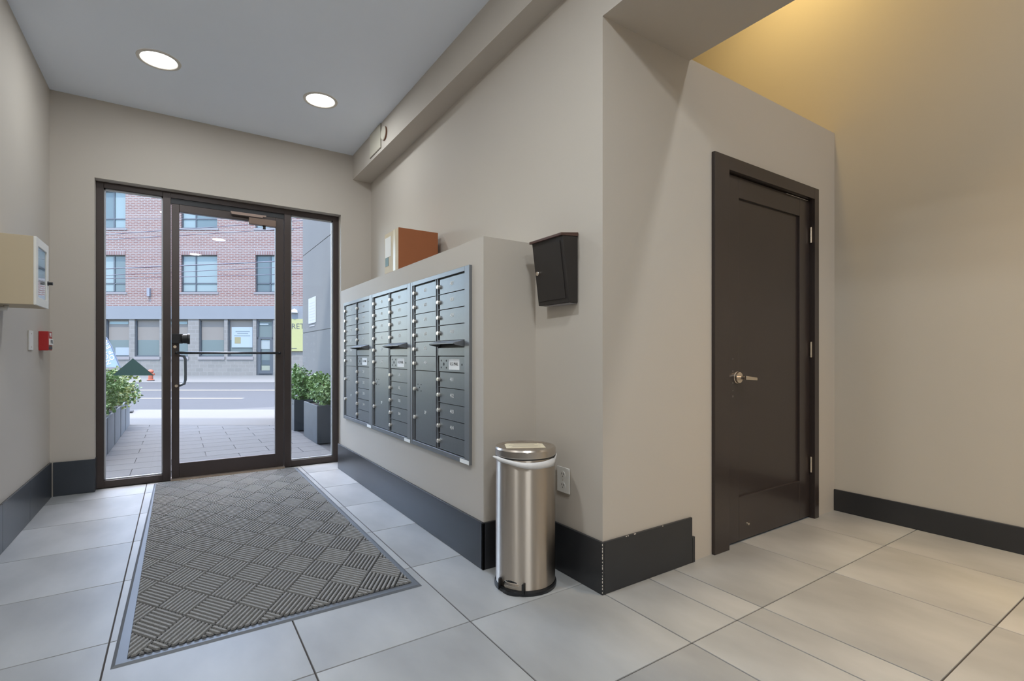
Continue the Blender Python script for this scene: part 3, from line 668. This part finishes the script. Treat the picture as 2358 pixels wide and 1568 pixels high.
# planters and shrubs
LEAFC = [mat('leaf_green', srgb(112, 140, 84), 0.6, noise=0.35, nscale=9), mat('leaf_yellow_green', srgb(158, 168, 104), 0.6, noise=0.3, nscale=9)]
SLATE = mat('slate_planter', srgb(104, 107, 113), 0.55, noise=0.12, nscale=5)
SLATED = mat('slate_planter_dark', srgb(64, 69, 76), 0.5, noise=0.2, nscale=7)
SOIL = mat('soil', srgb(60, 50, 42), 0.95); STEMM = mat('stem_brown', srgb(92, 76, 60), 0.9)
def planter(x0, x1, y0, y1, h, m, label, group):
    t = empty('planter', ((x0+x1)/2, (y0+y1)/2, 0), label, 'planter', group); e = 0.02
    mb = MB(); mb.box(x0, x1, y0, y0+e, 0.001, h); mb.box(x0, x1, y1-e, y1, 0.001, h); mb.box(x0, x0+e, y0+e, y1-e, 0.001, h); mb.box(x1-e, x1, y0+e, y1-e, 0.001, h)
    mb.build('box_body', m, t, 0.003)
    bx(x0+e, x1-e, y0+e, y1-e, 0.02, h-0.025).build('soil', SOIL, t)
    return t
def shrub(x0, x1, y0, y1, z0, z1, m, label, group, n=900, seed=1, leaf=0.03):
    rr = random.Random(seed); c = V(((x0+x1)/2, (y0+y1)/2, z0)); t = empty('shrub', c, label, 'shrub', group)
    stem = MB()
    for k in range(7):
        a = rr.uniform(0, 6.28); q = c+V((math.cos(a)*(x1-x0)*0.35, math.sin(a)*(y1-y0)*0.35, (z1-z0)*0.7))
        stem.tube([c+V((0, 0, -0.03)), c.lerp(q, 0.5)+V((0, 0, 0.05)), q], 0.006, 6)
    stem.build('stem', STEMM, t)
    f = MB(); hx, hy, hz = (x1-x0)/2, (y1-y0)/2, (z1-z0)
    blobs = [(V((rr.uniform(-0.6, 0.6)*hx, rr.uniform(-0.75, 0.75)*hy, rr.uniform(0.22, 0.75)*hz)), rr.uniform(0.4, 0.6)) for _ in range(12)]
    for _ in range(n):
        b, s = rr.choice(blobs)
        d = V((rr.gauss(0, 1), rr.gauss(0, 1), rr.gauss(0, 1))).normalized()*(rr.random()**0.4)
        p = c+b+V((d.x*hx*s*1.3, d.y*hy*s*1.3, d.z*hz*s*0.75))
        if p.z < z0-0.02: p.z = z0+rr.random()*0.05
        e = V((rr.gauss(0, 1), rr.gauss(0, 1), rr.gauss(0, .7))).normalized(); g = e.cross(V((rr.gauss(0, 1), rr.gauss(0, 1), rr.gauss(0, 1)))).normalized()
        L = leaf*rr.uniform(0.7, 1.3); W = L*0.42; nn = e.cross(g)*L*0.16
        f.poly([p, p+e*L*0.5+g*W+nn, p+e*L, p+e*L*0.5-g*W+nn])
    o = f.build('foliage', m, t); o['kind'] = 'stuff'
    return t
GP = 'slate planters in the row left of the entrance path'; GS = 'shrubs in the row of planters'
pos = ['nearest the glass door', 'second from the glass door', 'third from the glass door', 'fourth from the glass door', 'farthest from the glass door']
for k in range(5):
    ya = 6.26+k*0.704; sh = 0.0
    planter(-1.05, -0.632+0.004*k, ya+0.002, ya+0.700, 0.40, SLATE, 'grey slate planter in the row left of the path, '+pos[k], GP)
    top = (0.98, 0.98, 0.92, 0.80, 0.66)[k]; ov = (0.08, 0.10, 0.13, 0.14, 0.13)[k]
    shrub(-1.08, -0.60+ov, ya+0.08, ya+0.62, 0.375, top, LEAFC[1] if k in (2, 3) else LEAFC[0], 'leafy green shrub in the left planter '+pos[k], GS, 1700, 11+k, 0.040)
planter(1.405, 1.87, 6.350, 7.12, 0.462, SLATED, 'dark slate planter against the concrete wall right of the door', None)
shrub(1.40, 1.74, 6.42, 7.10, 0.435, 0.83, LEAFC[0], 'bushy green shrub in the planter right of the door', None, 1700, 31, 0.042)
planter(1.375, 1.84, 7.62, 8.35, 0.440, SLATED, 'dark slate planter farther along the concrete wall', None)
shrub(1.36, 1.74, 7.65, 8.35, 0.415, 0.90, LEAFC[0], 'green shrub in the farther planter by the concrete wall', None, 1400, 32, 0.045)

# blue feather flag
DF = 9.35
fl = empty('feather_flag', st(262, 872.5, DF)*1.0, 'pale blue feather flag reading NOW OPEN beyond the left shrubs', 'flag')
fl.location.z = 0
edge = [(280, 860), (276, 845), (268, 826), (257, 798), (247, 781), (238, 770), (228, 764), (216, 762)]
outl = edge+[(206, 772), (203, 800), (205, 846)]
mb = MB(); mb.prism([tuple(st(u, v, DF)) for u, v in outl[1:]], [tuple(st(u, v, DF+0.006)) for u, v in outl[1:]])
mb.build('banner', mat('flag_blue', srgb(132, 152, 200), 0.75, noise=0.05, nscale=6), fl)
MB().tube([tuple(V((*st(282, 900, DF).xy, 0.02)))]+[tuple(st(u, v, DF+0.003)) for u, v in edge], 0.011, 8).build('pole', mat('pole_dark', srgb(86, 96, 116), 0.5), fl)
p0 = st(282, 900, DF); MB().box(p0.x-0.16, p0.x+0.16, p0.y-0.16, p0.y+0.16, 0.001, 0.03).build('base', BLACKM, fl)
fu = (st(262, 812, DF)-st(275, 842, DF)).normalized(); fr_ = fu; fup = fu.cross(FW).normalized()
if fup.dot(RT) > 0: fup = -fup
for ch, (u, v) in zip('OPEN', ((258, 823), (256, 811), (250, 799), (245, 789))): text(ch, 0.125, WHITEP, st(u, v, DF-0.003), fr_, -fup if fr_.cross(fup).dot(FW) > 0 else fup, fl)
for ch, (u, v) in zip('NOW', ((250, 834), (245, 821), (242, 809))): text(ch, 0.115, WHITEP, st(u, v, DF-0.003), fr_, -fup if fr_.cross(fup).dot(FW) > 0 else fup, fl)

# orange hydrant across the road
hp0 = st(347, 877, 21.0); hp0.z = 0
hy = empty('fire_hydrant', hp0, 'small orange fire hydrant on the far pavement', 'hydrant')
ORG = mat('hydrant_orange', srgb(151, 76, 53), 0.6)
MB().lathe([(0.0, 0.0), (0.13, 0.0), (0.13, 0.04), (0.085, 0.06), (0.085, 0.34), (0.11, 0.36), (0.10, 0.42), (0.04, 0.47), (0.0, 0.48)], hp0, 16).build('barrel', ORG, hy)
MB().tube([tuple(hp0+RT*-0.15+V((0, 0, 0.27))), tuple(hp0+RT*0.15+V((0, 0, 0.27)))], 0.045, 10).build('side_nozzle', ORG, hy)
MB().lathe([(0.0, 0.0), (0.14, 0.0), (0.14, 0.025)], hp0+V((0, 0, 0.001)), 16).build('foot_flange', BLACKM, hy)

# overhead wires
WIRE = mat('wire_black', srgb(84, 82, 92), 0.7); DW = 18.0
for k, (ya, yb, sag, lab) in enumerate(((540, 507, 3, 'topmost overhead cable crossing the brick front'), (552, 524, 3, 'second overhead cable from the top across the brick front'), (503.5, 502.5, 2, 'thin overhead cable level with the upper window sashes'),
        (619, 599, 2, 'thickest middle overhead cable across the second storey windows'), (634, 612, 2, 'overhead cable just under the thick one across the windows'), (641.5, 630.5, 1, 'lowest overhead cable across the second storey windows'))):
    pts = []
    for i in range(17):
        t = -1.5+i*0.25; u = 240+460*t; v = ya+(yb-ya)*t+sag*(1-(2*t-1)**2)*0.25
        pts.append(tuple(st(u, v, DW+k*0.12)))
    o = MB().tube(pts, (0.012, 0.011, 0.006, 0.017, 0.011, 0.011)[k], 6).build('overhead_cable', WIRE); tag(o, lab, 'cable', 'overhead cables along the street')

# brick building across the street
FD = 26.0
bld = empty('brick_building', FW*FD+RT*(-17), 'pink brick building with grey stone ground floor across the street', 'building', rz=-YAW)
BRICK = brick('pink_brick', srgb(117, 80, 72), srgb(104, 70, 65), srgb(131, 122, 117), 0.30, 0.088, 0.022)
GBRICK = brick('grey_brick', srgb(114, 109, 105), srgb(107, 103, 99), srgb(120, 116, 113), 0.40, 0.20, 0.012)
def bo(mb, name, m, parent=None):
    o = mb.build(name, m); o.parent = parent or bld
    M = Matrix.Translation(FW*FD) @ Matrix.Rotation(-YAW, 4, 'Z')   # vertices are given in street coordinates, y=0 on the facade
    o.matrix_parent_inverse = MW(o.parent).inverted() @ M
    return o
S = lambda u: sx(u, FD)
Zf = lambda v: sz(v, FD)
upper = []
for (ua, ub, um) in ((206, 289, 259.5), (417, 500, 448.5), (588, 672, 620.5), (800, 883, 831), (20, 103, 52)):
    upper.append((ua, ub, um, 587, 672.5, 652)); upper.append((ua, ub, um, 439, 525, 503))
hs_ = [(S(a), S(b), Zf(d), Zf(c)) for a, b, m, c, d, h in upper]
mb = MB(); holes((-30.0, -2.0), (Zf(705), 10.9), hs_, lambda a, b, c, d: mb.box(a, b, 0, 0.35, c, d))
bo(mb, 'brick_wall', BRICK)
bo(bx(-30, -2, 0.30, 0.36, Zf(866), 10.8), 'inner_backing', mat('interior_dim', srgb(76, 80, 81), 0.9))
bo(bx(-30, -2, -0.04, 0.35, Zf(735), Zf(705)), 'stone_band', mat('grey_stone', srgb(109, 110, 113), 0.85, noise=0.03, nscale=2))
lower = [(243, 297), (310, 367), (378, 433), (458, 516), (524, 582), (100, 156), (170, 226)]
hl = [(S(a), S(b), Zf(821), Zf(735)) for a, b in lower]+[(S(590), S(629), Zf(864), Zf(735))]
mb = MB(); holes((-30.0, -2.0), (0.0, Zf(735)), hl, lambda a, b, c, d: mb.box(a, b, 0, 0.35, c, d))
bo(mb, 'ground_floor_wall', GBRICK)
FRG = mat('window_frame_grey', srgb(62, 66, 72), 0.5); PANE = mat('sky_pane', srgb(112, 122, 122), 0.25, spec=0.3); PANED = mat('dim_pane', srgb(82, 92, 94), 0.25, spec=0.3); BLIND = mat('tan_blind', srgb(110, 103, 97), 0.8)
LINT = brick('soldier_brick', srgb(115, 82, 77), srgb(107, 77, 73), srgb(131, 126, 124), 0.088, 0.24, 0.016)
def frame(mb, x0, x1, z0, z1, t, y0, y1): mb.box(x0, x1, y0, y1, z0, z0+t); mb.box(x0, x1, y0, y1, z1-t, z1); mb.box(x0, x0+t, y0, y1, z0+t, z1-t); mb.box(x1-t, x1, y0, y1, z0+t, z1-t)
for n, (a, b, m, c, d, h) in enumerate(upper):
    x0, x1, xm, z0, z1, zh = S(a), S(b), S(m), Zf(d), Zf(c), Zf(h)
    mb = MB(); frame(mb, x0, x1, z0, z1, 0.05, 0.10, 0.18); mb.box(xm-0.035, xm+0.035, 0.10, 0.18, z0, z1); mb.box(x0, x1, 0.10, 0.18, zh-0.03, zh+0.03)
    wo = bo(mb, 'window', FRG)
    for q, (p0_, p1_) in enumerate(((x0, xm), (xm, x1))):
        for (r0, r1) in ((z0, zh), (zh, z1)):
            bo(bx(p0_+0.04, p1_-0.04, 0.13, 0.14, r0+0.035, r1-0.035), 'pane', PANED if (n+q) % 3 == 1 else PANE, wo)
    bo(bx(x0-0.08, x1+0.08, -0.03, 0.10, z0-0.10, z0), 'window_sill', mat('sill_stone', srgb(119, 113, 113), 0.8))
    bo(bx(x0, x1, -0.012, 0.0, z1, z1+0.24), 'brick_lintel', LINT)
for n, (a, b) in enumerate(lower):
    x0, x1, z0, z1 = S(a), S(b), Zf(821), Zf(735)
    mb = MB(); frame(mb, x0, x1, z0, z1, 0.06, 0.08, 0.20); wo = bo(mb, 'shop_window', FRG)
    bo(bx(x0+0.05, x1-0.05, 0.14, 0.15, z0+0.05, Zf(783)), 'lower_pane', PANED, wo)
    bo(bx(x0+0.05, x1-0.05, 0.14, 0.15, Zf(783), z1-0.05), 'roller_blind', BLIND, wo)
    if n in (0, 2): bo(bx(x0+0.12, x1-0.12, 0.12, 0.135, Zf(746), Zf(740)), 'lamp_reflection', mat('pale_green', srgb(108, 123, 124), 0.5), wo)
    if n == 0: bo(bx(x0+0.42, x1-0.05, 0.12, 0.135, Zf(818), Zf(800)), 'white_card', mat('card_white', srgb(126, 132, 138), 0.6), wo)
    bo(bx(x0-0.04, x1+0.04, -0.04, 0.08, Zf(828), Zf(821)), 'window_sill', MATS['sill_stone'])
# poster in the shop window
ps = bo(bx(S(531), S(580), 0.10, 0.12, Zf(800), Zf(753)), 'window_poster', mat('poster_blue', srgb(132, 140, 147), 0.6))
bo(bx(S(538), S(552), 0.096, 0.10, Zf(791), Zf(776)), 'poster_block', mat('poster_ochre', srgb(121, 113, 83), 0.7), ps)
for (u0, u1, v) in ((540, 573, 763), (544, 569, 767.5), (537, 574, 773)): bo(bx(S(u0), S(u1), 0.096, 0.10, Zf(v+0.9), Zf(v-0.9)), 'poster_line', mat('poster_grey', srgb(96, 105, 110), 0.7), ps)
# shop door
x0, x1, z0, z1 = S(590), S(629), Zf(864), Zf(735)
mb = MB(); frame(mb, x0, x1, z0, z1, 0.09, 0.06, 0.2); mb.box(x0, x1, 0.06, 0.2, Zf(781), Zf(776)); mb.box(x0+0.09, x0+0.2, 0.06, 0.2, z0, Zf(781)); mb.box(x1-0.2, x1-0.09, 0.06, 0.2, z0, Zf(781)); mb.box(x0+0.2, x1-0.2, 0.06, 0.2, z0, z0+0.25)
sdoor = bo(mb, 'shop_door', mat('shop_door_frame', srgb(62, 66, 72), 0.6))
bo(bx(x0+0.09, x1-0.09, 0.12, 0.14, z0+0.05, z1-0.05), 'pane', PANED, sdoor)
bo(bx(S(597), S(623), 0.10, 0.118, Zf(804), Zf(783)), 'door_notice', mat('notice_pale', srgb(127, 132, 132), 0.7), sdoor)
bo(bx(S(600), S(622), 0.10, 0.118, Zf(853), Zf(842)), 'door_sticker', mat('sticker_olive', srgb(120, 122, 108), 0.7), sdoor)
bo(bx(S(601), S(620), 0.10, 0.118, Zf(840), Zf(829)), 'dark_display', mat('display_dark', srgb(56, 66, 72), 0.5), sdoor)
bo(bx(S(596), S(616), 0.10, 0.118, Zf(747.5), Zf(745)), 'tube_lamp', mat('tube_white', srgb(170, 172, 174), 0.5), sdoor)
# yellow sign, wall lamp, vent
ys_ = bo(bx(S(650), S(748), -0.09, -0.04, Zf(808.5), Zf(735)), 'shop_sign', mat('sign_yellow', srgb(145, 142, 96), 0.6)); ys_['label'] = 'yellow RETAIL sign'
tx = text('RETAIL', 0.40, INK, FW*(FD-0.095)+RT*S(672.5)+V((0, 0, Zf(752))), RT, (0, 0, 1), bld, 'sign_lettering', 'LEFT')
bo(bx(S(669), S(685), -0.1, -0.09, Zf(802.8), Zf(801.5)), 'sign_line', INK)
lp = MB(); lp.lathe([(0.0, 0.0), (0.17, 0.0), (0.14, 0.12), (0.0, 0.2)], (S(679.5), -0.10, Zf(720)), 14); bo(lp, 'wall_lamp', mat('lamp_white', srgb(240, 240, 240), 0.5))
bo(bx(S(341.5), S(347.5), -0.12, 0, Zf(683), Zf(664)), 'wall_vent', mat('vent_grey', srgb(118, 118, 124), 0.6))
# this building's own upper storeys above the recessed entrance (cast the shade on the path)
street_obj(bx(-26, 12, -3.0, 4.55, 4.6, 9.0), 'upper_storeys', mat('own_facade', srgb(176, 172, 168), 0.85), 'structure')
